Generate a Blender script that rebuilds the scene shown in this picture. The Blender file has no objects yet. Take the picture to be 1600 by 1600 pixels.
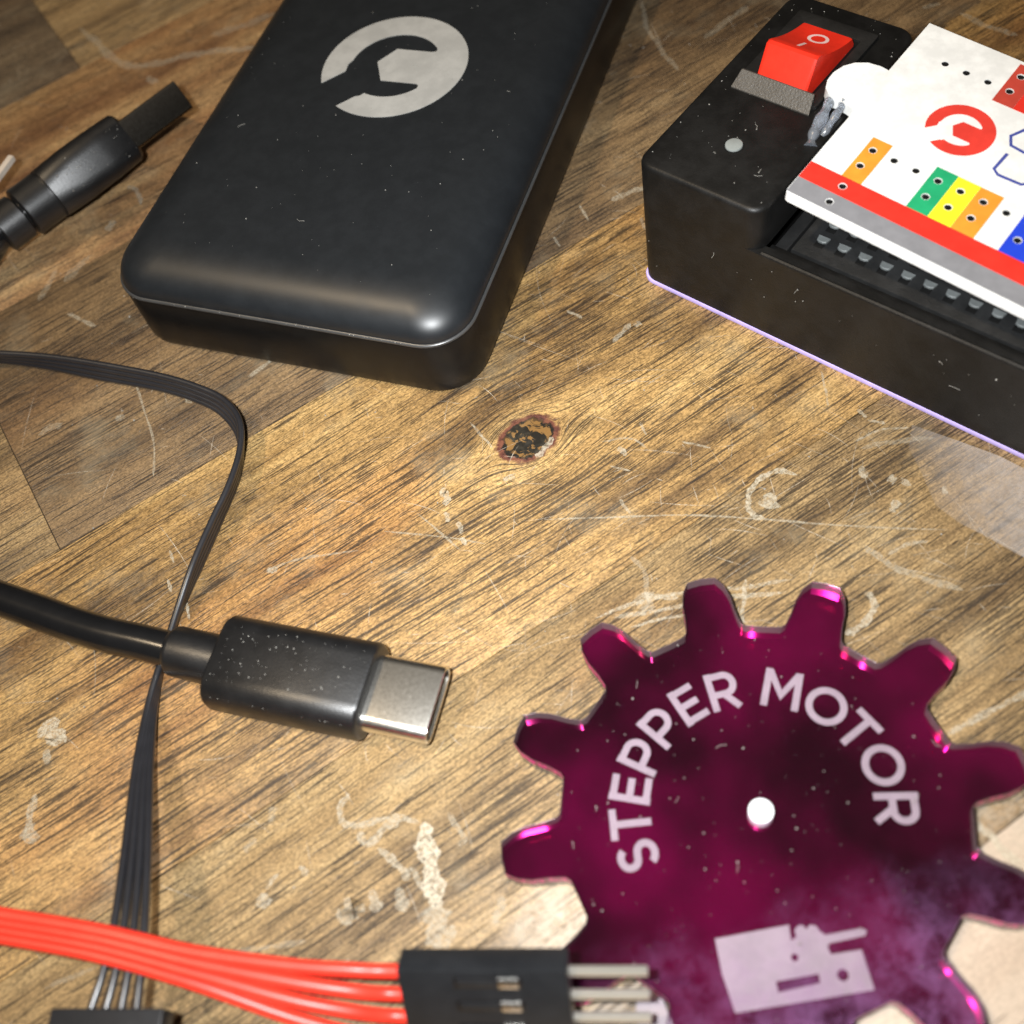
# Close-up of hobby electronics lying on a scratched wooden table (all sizes in millimetres, scaled by S)
import bpy, bmesh, math, random
from mathutils import Vector, Matrix

S = 0.001
CAMF = [1746.48724, 1.01541, 106.96204, -0.28381]
BLK1 = [(-61.99, 111.4, 3.13), (-58.48, 109.96, 3.13), (-52.0, 106.95, 3.13), (-45.19, 103.06, 3.13), (-37.55, 98.26, 3.13), (-32.88, 94.63, 3.13), (-29.92, 91.47, 3.13), (-28.33, 87.45, 3.4), (-28.73, 83.2, 3.4), (-30.56, 78.66, 3.4), (-33.05, 74.66, 3.2), (-35.86, 69.8, 3.0), (-38.44, 65.31, 2.0), (-40.2, 61.67, 1.5), (-41.62, 58.2, 1.5), (-42.87, 54.34, 1.7), (-43.71, 47.46, 3.6), (-44.18, 38.32, 6.2), (-44.89, 31.64, 7.6), (-45.98, 27.4, 8.0), (-47.28, 24.52, 8.0), (-47.78, 23.34, 8.0)]
BLK4 = [(-63.54, 113.05, 0.5), (-59.95, 111.47, 0.5), (-53.35, 107.85, 0.5), (-46.44, 103.37, 0.5), (-38.66, 98.64, 0.5), (-33.3, 94.32, 0.5), (-30.73, 90.99, 0.5), (-29.39, 86.86, 0.5), (-30.19, 81.87, 0.5), (-33.01, 76.29, 0.5), (-35.83, 71.18, 0.5), (-38.7, 66.15, 0.5), (-40.58, 62.25, 0.5), (-41.69, 58.6, 0.6), (-42.39, 54.46, 1.0), (-42.34, 47.12, 3.4), (-41.96, 37.68, 6.2), (-42.11, 30.87, 7.6), (-42.58, 26.47, 8.0), (-43.18, 23.43, 8.0), (-43.37, 22.18, 8.0)]
RED = [[(-56.49, 35.15, 12.5), (-52.95, 33.6, 12.5), (-44.35, 29.84, 12.5), (-36.32, 25.9, 12.0), (-28.57, 22.81, 11.2), (-23.45, 21.15, 10.6), (-18.83, 19.87, 10.1)], [(-56.78, 34.65, 12.0), (-53.23, 33.11, 12.0), (-44.61, 29.3, 12.0), (-36.59, 25.21, 11.5), (-28.98, 21.75, 10.4), (-24.04, 19.8, 9.3), (-19.49, 18.43, 8.5)], [(-57.06, 34.16, 11.5), (-53.51, 32.61, 11.5), (-44.93, 28.79, 11.4), (-36.97, 24.6, 10.7), (-29.53, 20.62, 9.2), (-24.7, 18.54, 7.7), (-20.17, 16.98, 6.8)], [(-57.34, 33.65, 11.0), (-53.78, 32.11, 11.0), (-45.24, 28.27, 10.8), (-37.39, 24.0, 9.8), (-30.2, 19.61, 7.6), (-25.41, 17.18, 6.0), (-20.88, 15.41, 5.1)]]
PIN1 = [(-3.19, 15.67, 10.0), (-4.33, 12.91, 5.89)]
HSA = [(-19.53, 20.08, 10.0), (-6.06, 16.43, 10.0), (0.04, 14.77, 10.0)]
BLKH = [(-47.56, 24.7, 8.0), (-42.89, 23.46, 8.0), (-49.8, 25.3, 8.0), (-41.08, 22.98, 8.0)]
CAB = [(-64.72, 76.42, 4.0), (-60.87, 73.96, 4.0), (-57.85, 71.87, 4.0), (-53.41, 68.68, 4.0), (-48.38, 65.03, 4.0), (-43.48, 61.95, 4.0), (-39.32, 59.47, 3.8)]
UA = [(-27.98, 142.6, 9.3), (-34.79, 138.04, 9.3), (-36.11, 137.64, 9.3), (-47.56, 130.48, 9.0), (-51.92, 129.99, 8.5), (-57.86, 128.67, 6.0), (-61.43, 125.55, 4.5)]
TIE = [(-53.53, 140.3, 9.0), (-56.67, 135.38, 9.0)]
BOARD = [(47.4601, 84.6608, 20.0), (0.6026, -0.7981, -0.0904), (0.7981, 0.6026, 0.0189)]
MARKS = [([(31.26, 60.64), (29.43, 61.82), (27.33, 61.49), (25.72, 60.3), (24.91, 58.68), (25.04, 57.27), (26.02, 56.6)], 0.48, 0.7), ([(27.79, 59.41), (26.76, 57.61)], 1.49, 0.55), ([(-16.79, 34.93), (-16.98, 32.1), (-17.05, 28.69), (-17.24, 26.63)], 1.49, 0.75), ([(-17.53, 27.01), (-17.47, 24.91), (-16.89, 23.0)], 1.95, 0.5), ([(-23.58, 39.9), (-24.83, 38.39), (-24.12, 36.73), (-21.87, 36.41), (-19.3, 36.12), (-17.22, 35.05)], 0.52, 0.5), ([(-23.28, 35.84), (-22.57, 34.34), (-20.74, 35.42), (-19.05, 35.72)], 0.58, 0.45), ([(-21.69, 33.77), (-20.14, 31.74), (-19.21, 29.92)], 0.57, 0.5), ([(-18.98, 31.1), (-18.13, 29.0), (-17.89, 27.71)], 0.44, 0.4), ([(-26.52, 28.01), (-25.12, 28.83), (-25.57, 28.05)], 1.63, 0.45), ([(-23.0, 30.07), (-22.77, 27.87)], 0.87, 0.4), ([(-20.41, 29.64), (-20.26, 27.17)], 0.87, 0.45), ([(5.28, 50.85), (10.32, 51.25), (15.74, 50.65), (20.94, 49.5), (26.24, 48.77)], 0.33, 0.5), ([(7.22, 50.3), (13.26, 49.5), (18.64, 48.92), (25.09, 47.59)], 0.39, 0.5), ([(8.49, 48.73), (13.62, 48.46), (19.46, 47.33)], 0.26, 0.4), ([(10.54, 51.96), (14.24, 50.36)], 0.6, 0.4), ([(21.58, 50.31), (20.51, 47.92), (19.39, 45.6)], 0.33, 0.6), ([(10.93, 56.69), (11.77, 54.77), (11.31, 51.71), (10.62, 49.97)], 0.4, 0.25), ([(10.97, 52.22), (10.75, 49.93)], 1.47, 0.25), ([(32.5, 45.15), (32.91, 43.87), (31.73, 42.37), (29.82, 41.5), (28.67, 41.49)], 0.56, 0.55), ([(38.04, 59.5), (37.84, 57.82)], 0.6, 0.6), ([(40.17, 57.17), (40.72, 56.46)], 0.79, 0.6), ([(41.91, 56.22), (41.27, 55.75)], 0.79, 0.5), ([(39.94, 54.17), (38.68, 53.09)], 0.65, 0.55), ([(45.04, 54.27), (44.88, 53.31)], 0.45, 0.6), ([(38.7, 62.66), (41.8, 63.18), (44.82, 62.46)], 0.2, 0.5), ([(34.51, 50.24), (36.05, 47.33), (38.41, 44.91), (41.66, 42.38)], 0.56, 0.35), ([(36.4, 48.48), (38.83, 48.95), (40.77, 48.62)], 0.32, 0.45), ([(38.95, 61.67), (42.79, 61.2), (46.79, 60.3)], 0.47, 0.3), ([(33.74, 28.87), (37.28, 29.65), (42.15, 30.51), (45.66, 31.12)], 0.46, 0.6), ([(32.63, 20.55), (33.59, 18.17), (34.67, 15.53)], 0.6, 0.75), ([(40.63, 66.58), (41.13, 65.27)], 0.34, 0.6), ([(41.12, 64.9), (42.72, 63.77)], 0.27, 0.55), ([(38.91, 73.0), (38.36, 70.27), (37.81, 68.17)], 0.21, 0.4), ([(-7.39, 71.16), (-6.69, 71.56), (-7.02, 69.68)], 0.68, 0.6), ([(-7.34, 68.89), (-7.12, 67.49)], 0.45, 0.5), ([(-6.13, 67.15), (-6.08, 65.38)], 0.44, 0.5), ([(-6.31, 65.02), (-5.83, 63.83)], 0.36, 0.6), ([(0.84, 71.32), (0.89, 70.57)], 1.04, 0.5), ([(4.46, 72.55), (5.78, 73.49), (7.03, 74.66)], 0.53, 0.6), ([(-1.77, 80.06), (-1.05, 78.04), (-0.06, 75.57)], 0.23, 0.5), ([(17.14, 73.21), (17.3, 71.26)], 0.22, 0.5), ([(20.79, 69.07), (23.55, 67.16)], 0.21, 0.45), ([(12.19, 72.14), (15.44, 71.45), (16.77, 69.57)], 0.22, 0.35), ([(13.87, 70.79), (14.27, 69.35)], 0.51, 0.55), ([(12.15, 68.62), (14.14, 67.19)], 0.18, 0.5), ([(11.91, 64.04), (12.5, 61.82)], 0.28, 0.5), ([(3.19, 64.23), (10.71, 62.0), (18.72, 59.52), (26.28, 56.34), (34.17, 52.81), (43.16, 49.26)], 0.17, 0.45), ([(-28.31, 68.08), (-24.5, 68.28), (-17.88, 67.19)], 0.23, 0.35), ([(-28.44, 68.3), (-27.49, 67.47)], 0.69, 0.5), ([(-14.59, 68.7), (-7.7, 65.5), (-3.73, 63.29)], 0.15, 0.35), ([(-10.54, 69.99), (-6.66, 63.43)], 0.18, 0.35), ([(-54.97, 57.36), (-54.01, 55.41), (-54.46, 54.43)], 1.93, 0.65), ([(-54.75, 54.15), (-54.92, 52.37)], 0.59, 0.4), ([(-56.09, 49.5), (-56.67, 47.57), (-57.25, 45.0)], 0.65, 0.5), ([(-57.1, 46.32), (-56.44, 44.22)], 1.27, 0.45), ([(-42.39, 103.94), (-41.16, 96.42), (-40.28, 90.92), (-40.67, 85.59)], 0.21, 0.4), ([(-40.06, 70.68), (-39.74, 68.86)], 0.27, 0.6), ([(-38.21, 67.25), (-37.99, 64.68)], 0.27, 0.6), ([(-39.52, 74.46), (-39.14, 72.56)], 0.24, 0.5), ([(-44.97, 96.23), (-43.7, 96.29)], 0.62, 0.5), ([(-55.09, 97.26), (-52.95, 98.06), (-52.12, 97.45)], 0.72, 0.3), ([(-35.58, 95.44), (-35.0, 96.29)], 0.7, 0.4), ([(-27.35, 96.67), (-23.99, 98.46)], 0.43, 0.4), ([(-46.7, 181.39), (-44.03, 176.35), (-41.57, 170.83), (-38.55, 167.21), (-33.84, 165.87), (-28.55, 165.62), (-22.36, 163.91), (-16.25, 162.06)], 1.02, 0.35), ([(-36.15, 163.25), (-34.74, 160.95)], 0.89, 0.35), ([(-25.01, 169.12), (-19.63, 169.19), (-14.14, 170.09)], 1.13, 0.25), ([(-43.06, 132.49), (-44.56, 131.09)], 0.91, 0.4), ([(-47.12, 126.85), (-50.98, 123.26)], 0.99, 0.25), ([(-54.73, 120.99), (-51.84, 126.15)], 0.7, 0.3), ([(-40.74, 139.16), (-39.4, 137.18), (-39.1, 134.27)], 0.51, 0.4), ([(-30.81, 140.67), (-31.69, 138.46)], 0.92, 0.4), ([(-27.91, 140.15), (-28.56, 138.55)], 0.61, 0.35), ([(-50.7, 116.98), (-46.77, 113.07)], 0.47, 0.4), ([(24.2, 108.73), (27.0, 109.21), (29.24, 109.29)], 0.6, 0.4), ([(40.4, 147.1), (39.22, 141.08), (39.59, 134.58), (40.37, 129.64)], 0.56, 0.3), ([(45.91, 134.72), (50.66, 137.21), (54.14, 138.76)], 0.74, 0.25), ([(20.02, 109.59), (20.41, 106.3)], 0.25, 0.4), ([(17.59, 85.64), (20.43, 87.76)], 0.55, 0.4), ([(20.8, 87.08), (21.59, 87.53)], 0.63, 0.5), ([(13.58, 92.6), (15.12, 90.68)], 0.32, 0.4), ([(26.88, 101.79), (26.79, 104.28)], 0.33, 0.3), ([(15.32, 105.3), (15.67, 103.35)], 0.25, 0.4), ([(79.86, 124.73), (81.71, 120.79), (84.54, 117.2)], 0.66, 0.25), ([(75.72, 127.98), (78.39, 127.62)], 0.51, 0.3), ([(-31.15, 40.78), (-32.0, 39.35)], 0.6, 0.3), ([(-33.48, 38.13), (-34.91, 37.24)], 0.53, 0.25), ([(-29.53, 34.29), (-28.92, 33.11)], 0.45, 0.4), ([(-33.5, 32.71), (-33.44, 31.15)], 0.96, 0.5), ([(-33.15, 32.92), (-31.7, 34.08)], 0.33, 0.4), ([(-14.26, 35.17), (-13.27, 32.3), (-14.01, 31.87)], 0.44, 0.35), ([(-12.4, 23.8), (-11.37, 24.99), (-10.93, 26.06)], 0.6, 0.35), ([(-9.96, 23.71), (-10.15, 21.73)], 0.71, 0.4), ([(-7.44, 23.89), (-7.16, 21.48)], 1.3, 0.3), ([(-37.85, 28.16), (-33.51, 27.56), (-29.8, 27.13)], 0.38, 0.25), ([(-55.48, 29.7), (-50.37, 30.38)], 0.33, 0.25)]
GLARE = [(45.28, 62.66), (49.08, 58.94), (51.99, 55.96), (55.37, 51.34), (50.53, 41.89), (48.43, 44.45), (46.42, 47.35), (44.69, 49.56), (43.3, 52.34), (43.61, 56.49), (43.71, 59.97)]
WORN = [((-5.7, 23.4), 5), ((-7.0, 20.9), 6), ((35.7, 18.8), 8)]
scene = bpy.context.scene
col = scene.collection
random.seed(7)

# ------------------------------------------------------------------ camera
F_PX, EL, CAM_H, ROLL = CAMF
fw = Vector((0, math.cos(EL), -math.sin(EL)))
up0 = Vector((0, math.sin(EL), math.cos(EL)))
rt0 = Vector((1, 0, 0))
cr = math.cos(ROLL) * rt0 + math.sin(ROLL) * up0
cu = -math.sin(ROLL) * rt0 + math.cos(ROLL) * up0
cam_d = bpy.data.cameras.new('camera')
cam = bpy.data.objects.new('camera', cam_d)
col.objects.link(cam)
m = Matrix.Identity(4)
for i in range(3):
    m[i][0] = cr[i]; m[i][1] = cu[i]; m[i][2] = -fw[i]
m[2][3] = CAM_H * S
cam.matrix_world = m
cam_d.sensor_width = 36
cam_d.lens = F_PX / 1600 * 36
cam_d.clip_start = 0.005
cam_d.clip_end = 20
cam_d.dof.use_dof = True
cam_d.dof.focus_distance = 0.131
cam_d.dof.aperture_fstop = 21.5
scene.camera = cam

# ------------------------------------------------------------------ light
world = bpy.data.worlds.new('World')
scene.world = world
world.use_nodes = True
bg = world.node_tree.nodes['Background']
# a dim room: walls in shadow, the ceiling lit by its lamp
wt = world.node_tree
tc = wt.nodes.new('ShaderNodeTexCoord'); sx = wt.nodes.new('ShaderNodeSeparateXYZ')
wt.links.new(tc.outputs['Generated'], sx.inputs[0])
mr = wt.nodes.new('ShaderNodeMapRange'); mr.interpolation_type = 'SMOOTHSTEP'
mr.inputs[1].default_value = .45; mr.inputs[2].default_value = .95; mr.inputs[3].default_value = .022; mr.inputs[4].default_value = .13
wt.links.new(sx.outputs[2], mr.inputs[0]); wt.links.new(mr.outputs[0], bg.inputs[1])
bg.inputs[0].default_value = (1.0, 0.88, 0.74, 1)

def area_light(name, loc, target, radius, power, color):
    d = bpy.data.lights.new(name, 'AREA')
    d.shape = 'DISK'; d.size = radius * 2 * S; d.energy = power; d.color = color
    o = bpy.data.objects.new(name, d)
    col.objects.link(o)
    o.location = Vector(loc) * S
    o.rotation_euler = (Vector(target) - Vector(loc)).to_track_quat('-Z', 'Y').to_euler()
    return o

# warm ceiling lamp, high and a little to the left
area_light('ceiling_lamp', (-620, 130, 1500), (0, 70, 0), 48, 11.0, (1.0, 0.78, 0.52))
# the phone's own light beside the lens
fl = Vector((0, 0, CAM_H)) - cr * 13 + cu * 5 - fw * 2
pl = area_light('phone_light', fl, (-2, 76, 0), 2.8, 0.156, (0.96, 0.985, 1.0))
pl.data.spread = math.radians(112)   # lens over the lamp narrows its beam

scene.view_settings.view_transform = 'Standard'
scene.view_settings.look = 'None'
scene.view_settings.exposure = 0
scene.view_settings.gamma = 1
scene.view_settings.use_curve_mapping = False
scene.render.engine = 'CYCLES'
scene.cycles.use_denoising = True
scene.cycles.max_bounces = 14
scene.cycles.transmission_bounces = 12
scene.cycles.transparent_max_bounces = 16
scene.cycles.sample_clamp_indirect = 12

# ------------------------------------------------------------------ helpers
class NT:
    def __init__(s, name):
        s.mat = bpy.data.materials.new(name)
        s.mat.use_nodes = True
        s.t = s.mat.node_tree
        s.b = s.t.nodes['Principled BSDF']
        s.out = s.t.nodes['Material Output']
    def n(s, kind, **kw):
        nd = s.t.nodes.new(kind)
        for k, v in kw.items(): setattr(nd, k, v)
        return nd
    def put(s, sock, v):
        if hasattr(v, 'links') or isinstance(v, bpy.types.NodeSocket): s.t.links.new(v, sock)
        else: sock.default_value = v
    def m(s, op, a, b=0.0, c=0.0, clamp=False):
        nd = s.n('ShaderNodeMath', operation=op); nd.use_clamp = clamp
        for i, v in enumerate((a, b, c)): s.put(nd.inputs[i], v)
        return nd.outputs[0]
    def vec(s, x, y, z):
        nd = s.n('ShaderNodeCombineXYZ')
        for i, v in enumerate((x, y, z)): s.put(nd.inputs[i], v)
        return nd.outputs[0]
    def noise(s, v, scale=1.0, detail=2.0, rough=0.5, dist=0.0):
        nd = s.n('ShaderNodeTexNoise')
        s.put(nd.inputs['Vector'], v); nd.inputs['Scale'].default_value = scale
        nd.inputs['Detail'].default_value = detail; nd.inputs['Roughness'].default_value = rough
        nd.inputs['Distortion'].default_value = dist
        return nd.outputs['Fac']
    def step(s, v, a, b, lo=0.0, hi=1.0):
        nd = s.n('ShaderNodeMapRange', interpolation_type='SMOOTHSTEP')
        s.put(nd.inputs[0], v)
        for i, x in enumerate((a, b, lo, hi)): s.put(nd.inputs[i + 1], x)
        return nd.outputs[0]
    def mix(s, f, a, b, mode='MIX'):
        nd = s.n('ShaderNodeMix', data_type='RGBA', blend_type=mode)
        s.put(nd.inputs[0], f)
        for i, v in ((6, a), (7, b)):
            s.put(nd.inputs[i], v if isinstance(v, bpy.types.NodeSocket) else (*v, 1) if len(v) == 3 else v)
        return nd.outputs[2]
    def pos_mm(s):
        g = s.n('ShaderNodeNewGeometry')
        v = s.n('ShaderNodeVectorMath', operation='SCALE')
        s.t.links.new(g.outputs['Position'], v.inputs[0]); v.inputs['Scale'].default_value = 1 / S
        sp = s.n('ShaderNodeSeparateXYZ'); s.t.links.new(v.outputs[0], sp.inputs[0])
        return v.outputs[0], sp.outputs
    def bump(s, h, strength, dist):
        nd = s.n('ShaderNodeBump'); nd.inputs['Strength'].default_value = strength
        nd.inputs['Distance'].default_value = dist * S
        s.put(nd.inputs['Height'], h)
        s.t.links.new(nd.outputs[0], s.b.inputs['Normal'])

def plastic(name, color, rough=0.4, spec=0.5, grime=0.0, bump=0.0, coat=0.0):
    k = NT(name)
    p, sp = k.pos_mm()
    n1 = k.noise(p, 0.35, 5, 0.65)
    n2 = k.noise(p, 4.0, 3, 0.6)
    c2 = tuple(min(1, c * 1.12 + 0.008 * grime) for c in color)
    c1 = tuple(c * 0.94 for c in color)
    k.put(k.b.inputs['Base Color'], k.mix(k.step(n1, .35, .7), c1, c2))
    k.put(k.b.inputs['Roughness'], k.m('ADD', rough - .05, k.m('MULTIPLY', n1, 0.08 + .1 * grime)))
    k.b.inputs['Specular IOR Level'].default_value = spec
    k.b.inputs['Coat Weight'].default_value = coat
    if bump: k.bump(n2, bump, 0.08)
    return k.mat

def metal(name, color, rough):
    k = NT(name)
    p, sp = k.pos_mm()
    k.b.inputs['Base Color'].default_value = (*color, 1)
    k.b.inputs['Metallic'].default_value = 1
    k.put(k.b.inputs['Roughness'], k.m('ADD', rough, k.m('MULTIPLY', k.noise(p, 2.5, 4, .7), .12)))
    return k.mat

def tag(o, label=None, cat=None, group=None, kind=None):
    if label: o['label'] = label
    if cat: o['category'] = cat
    if group: o['group'] = group
    if kind: o['kind'] = kind
    return o

def thing(name, label, cat, loc=(0, 0, 0), rotz=0.0, group=None):
    o = bpy.data.objects.new(name, None)
    o.empty_display_size = 0.005
    col.objects.link(o)
    o.location = Vector(loc) * S
    o.rotation_euler = (0, 0, rotz)
    return tag(o, label, cat, group)

def from_bm(name, bm, mat, parent=None, angle=32, mm=True):
    if mm: bmesh.ops.scale(bm, vec=(S, S, S), verts=bm.verts)
    bmesh.ops.recalc_face_normals(bm, faces=bm.faces)
    me = bpy.data.meshes.new(name)
    bm.to_mesh(me); bm.free()
    return from_me(name, me, mat, parent, angle)

def from_me(name, me, mat, parent=None, angle=32):
    me.name = name
    me.materials.clear(); me.materials.append(mat)
    me.shade_smooth()
    me.set_sharp_from_angle(angle=math.radians(angle))
    o = bpy.data.objects.new(name, me)
    col.objects.link(o)
    if parent: o.parent = parent
    return o

def rrect(x0, x1, y0, y1, r, n=8):
    pts = []
    for cx, cy, a0 in ((x1 - r, y1 - r, 0), (x0 + r, y1 - r, 90), (x0 + r, y0 + r, 180), (x1 - r, y0 + r, 270)):
        for i in range(n + 1):
            a = math.radians(a0 + 90 * i / n)
            pts.append((cx + r * math.cos(a), cy + r * math.sin(a)))
    return pts

def loft(bm, secs, cap0=True, cap1=True):
    rows = [[bm.verts.new(p) for p in s] for s in secs]
    n = len(rows[0])
    for a, b in zip(rows, rows[1:]):
        for i in range(n):
            bm.faces.new((a[i], a[(i + 1) % n], b[(i + 1) % n], b[i]))
    if cap0: bm.faces.new(rows[0][::-1])
    if cap1: bm.faces.new(rows[-1])

def prism(bm, pts, z0, z1, bevel=0.0, seg=2):
    vs = [bm.verts.new((x, y, z0)) for x, y in pts]
    f = bm.faces.new(vs)
    r = bmesh.ops.extrude_face_region(bm, geom=[f])
    nv = [v for v in r['geom'] if isinstance(v, bmesh.types.BMVert)]
    for v in nv: v.co.z = z1
    if bevel:
        es = [e for e in bm.edges if e.is_valid and len(e.link_faces) == 2 and e.calc_face_angle(0) > 0.6
              and (e.verts[0] in nv or e.verts[1] in nv or e.verts[0] in vs)]
        bmesh.ops.bevel(bm, geom=es, offset=bevel, segments=seg, affect='EDGES', profile=0.5, clamp_overlap=True)

def box(bm, x0, x1, y0, y1, z0, z1, bevel=0.0, seg=2):
    prism(bm, [(x0, y0), (x1, y0), (x1, y1), (x0, y1)], z0, z1, bevel, seg)

def make_box(name, b, mat, parent, bevel=0.1):
    bm = bmesh.new(); box(bm, *b, bevel); return from_bm(name, bm, mat, parent)

def make_prism(name, pts, z0, z1, mat, parent, bevel=0.0, seg=2):
    bm = bmesh.new(); prism(bm, pts, z0, z1, bevel, seg); return from_bm(name, bm, mat, parent)

def catmull(pts, k=6):
    P = [Vector(p) for p in pts]
    P = [2 * P[0] - P[1]] + P + [2 * P[-1] - P[-2]]
    out = []
    for i in range(1, len(P) - 2):
        a, b, c, d = P[i - 1:i + 3]
        for j in range(k):
            t = j / k
            out.append(0.5 * (2 * b + (c - a) * t + (2 * a - 5 * b + 4 * c - d) * t * t + (3 * b - a - 3 * c + d) * t ** 3))
    out.append(P[-2])
    return out

def resample(pts, n):
    L = [0]
    for a, b in zip(pts, pts[1:]): L.append(L[-1] + (b - a).length)
    out = []; j = 0
    for i in range(n):
        d = L[-1] * i / (n - 1)
        while j < len(L) - 2 and L[j + 1] < d: j += 1
        t = (d - L[j]) / max(1e-9, L[j + 1] - L[j])
        out.append(pts[j].lerp(pts[j + 1], min(1, t)))
    return out

def tube(bm, pts, r, n=12, squash=None):
    pts = [Vector(p) for p in pts]
    rs = r if isinstance(r, (list, tuple)) else [r] * len(pts)
    secs = []; nrm = None
    for i, p in enumerate(pts):
        t = (pts[min(i + 1, len(pts) - 1)] - pts[max(i - 1, 0)]).normalized()
        if nrm is None:
            nrm = t.orthogonal().normalized()
        nrm = (nrm - t * nrm.dot(t)).normalized()
        bn = t.cross(nrm)
        secs.append([p + (nrm * math.cos(2 * math.pi * k / n) + bn * math.sin(2 * math.pi * k / n)) * rs[i] for k in range(n)])
    loft(bm, secs)

def flat_shape(name, loops, z0, z1, mat, parent=None, bevel=0.0, angle=32):
    """filled 2D outline (first loop) with holes (further loops), given real thickness"""
    cu_ = bpy.data.curves.new(name, 'CURVE')
    cu_.dimensions = '2D'; cu_.fill_mode = 'BOTH'
    for lp in loops:
        sp = cu_.splines.new('POLY'); sp.points.add(len(lp) - 1)
        for p, q in zip(sp.points, lp): p.co = (q[0] * S, q[1] * S, 0, 1)
        sp.use_cyclic_u = True
    cu_.extrude = (z1 - z0) / 2 * S - bevel * S
    cu_.bevel_depth = bevel * S; cu_.bevel_resolution = 1; cu_.offset = -bevel * S
    t = bpy.data.objects.new('tmp', cu_); col.objects.link(t)
    bpy.context.view_layer.update()
    dg = bpy.context.evaluated_depsgraph_get()
    me = bpy.data.meshes.new_from_object(t.evaluated_get(dg))
    bpy.data.objects.remove(t); bpy.data.curves.remove(cu_)
    bm = bmesh.new(); bm.from_mesh(me)
    bmesh.ops.remove_doubles(bm, verts=bm.verts, dist=1e-7)
    bmesh.ops.translate(bm, verts=bm.verts, vec=(0, 0, (z0 + z1) / 2 * S))
    bpy.data.meshes.remove(me)
    return from_bm(name, bm, mat, parent, angle, mm=False)

def circle(cx, cy, r, n=20):
    return [(cx + r * math.cos(2 * math.pi * i / n), cy + r * math.sin(2 * math.pi * i / n)) for i in range(n)]

def arc(cx, cy, r, a0, a1, n):
    return [(cx + r * math.cos(math.radians(a0 + (a1 - a0) * i / n)), cy + r * math.sin(math.radians(a0 + (a1 - a0) * i / n))) for i in range(n + 1)]

def stroke(pts, w, closed=False):
    """outline of a polyline of width w"""
    P = [Vector((p[0], p[1])) for p in pts]
    L, Rr = [], []
    for i, p in enumerate(P):
        t = (P[min(i + 1, len(P) - 1)] - P[max(i - 1, 0)]).normalized()
        nn = Vector((-t.y, t.x)) * w / 2
        L.append(tuple(p + nn)); Rr.append(tuple(p - nn))
    return L + Rr[::-1]

def dust(name, parent, pts, mat, s0=0.04, s1=0.12, fibres=0, rng=None):
    rng = rng or random.Random(3)
    bm = bmesh.new()
    for p in pts:
        r = s0 + (s1 - s0) * rng.random() ** 2.6
        r2 = bmesh.ops.create_icosphere(bm, subdivisions=1, radius=r)
        for v in r2['verts']:
            v.co = Vector(p) + v.co * (0.6 + 0.8 * rng.random())
    for _ in range(fibres):
        p = Vector(rng.choice(pts)); a = rng.random() * 6.28; l = 0.4 + .8 * rng.random(); b = a + rng.uniform(-.9, .9)
        q = p + Vector((math.cos(a), math.sin(a), 0)) * l * .5
        tube(bm, [p + Vector((0, 0, .05)), q + Vector((0, 0, .08)), q + Vector((math.cos(b), math.sin(b), 0)) * l * .5 + Vector((0, 0, .04))], 0.022, 4)
    o = from_bm(name, bm, mat, parent)
    o['kind'] = 'stuff'
    return o

def logo_outline(cx, cy, R, rot=0.0):
    """ring badge with an open spanner cut out of it, unit radius 10"""
    k = R / 10
    pts = arc(0, 0, 10, 208, -120, 64)
    pts += [(-3.1, -6.55), (-2.5, -6.35)]
    pts += arc(0, 0, 6.15, 250, 320, 14)
    pts += [(4.75, -3.35), (4.3, -3.1), (-.8, -3.1), (-2.6, .35), (-.8, 3.2), (4.2, 3.2), (4.85, 3.4)]
    pts += arc(0, 0, 6.2, 39, 178, 28)
    pts += [(-6.55, -.6), (-6.4, -2.0)]
    c, s = math.cos(rot), math.sin(rot)
    return [(cx + k * (x * c - y * s), cy + k * (x * s + y * c)) for x, y in pts]

# ------------------------------------------------------------------ materials
GRAIN = math.radians(19)

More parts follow.
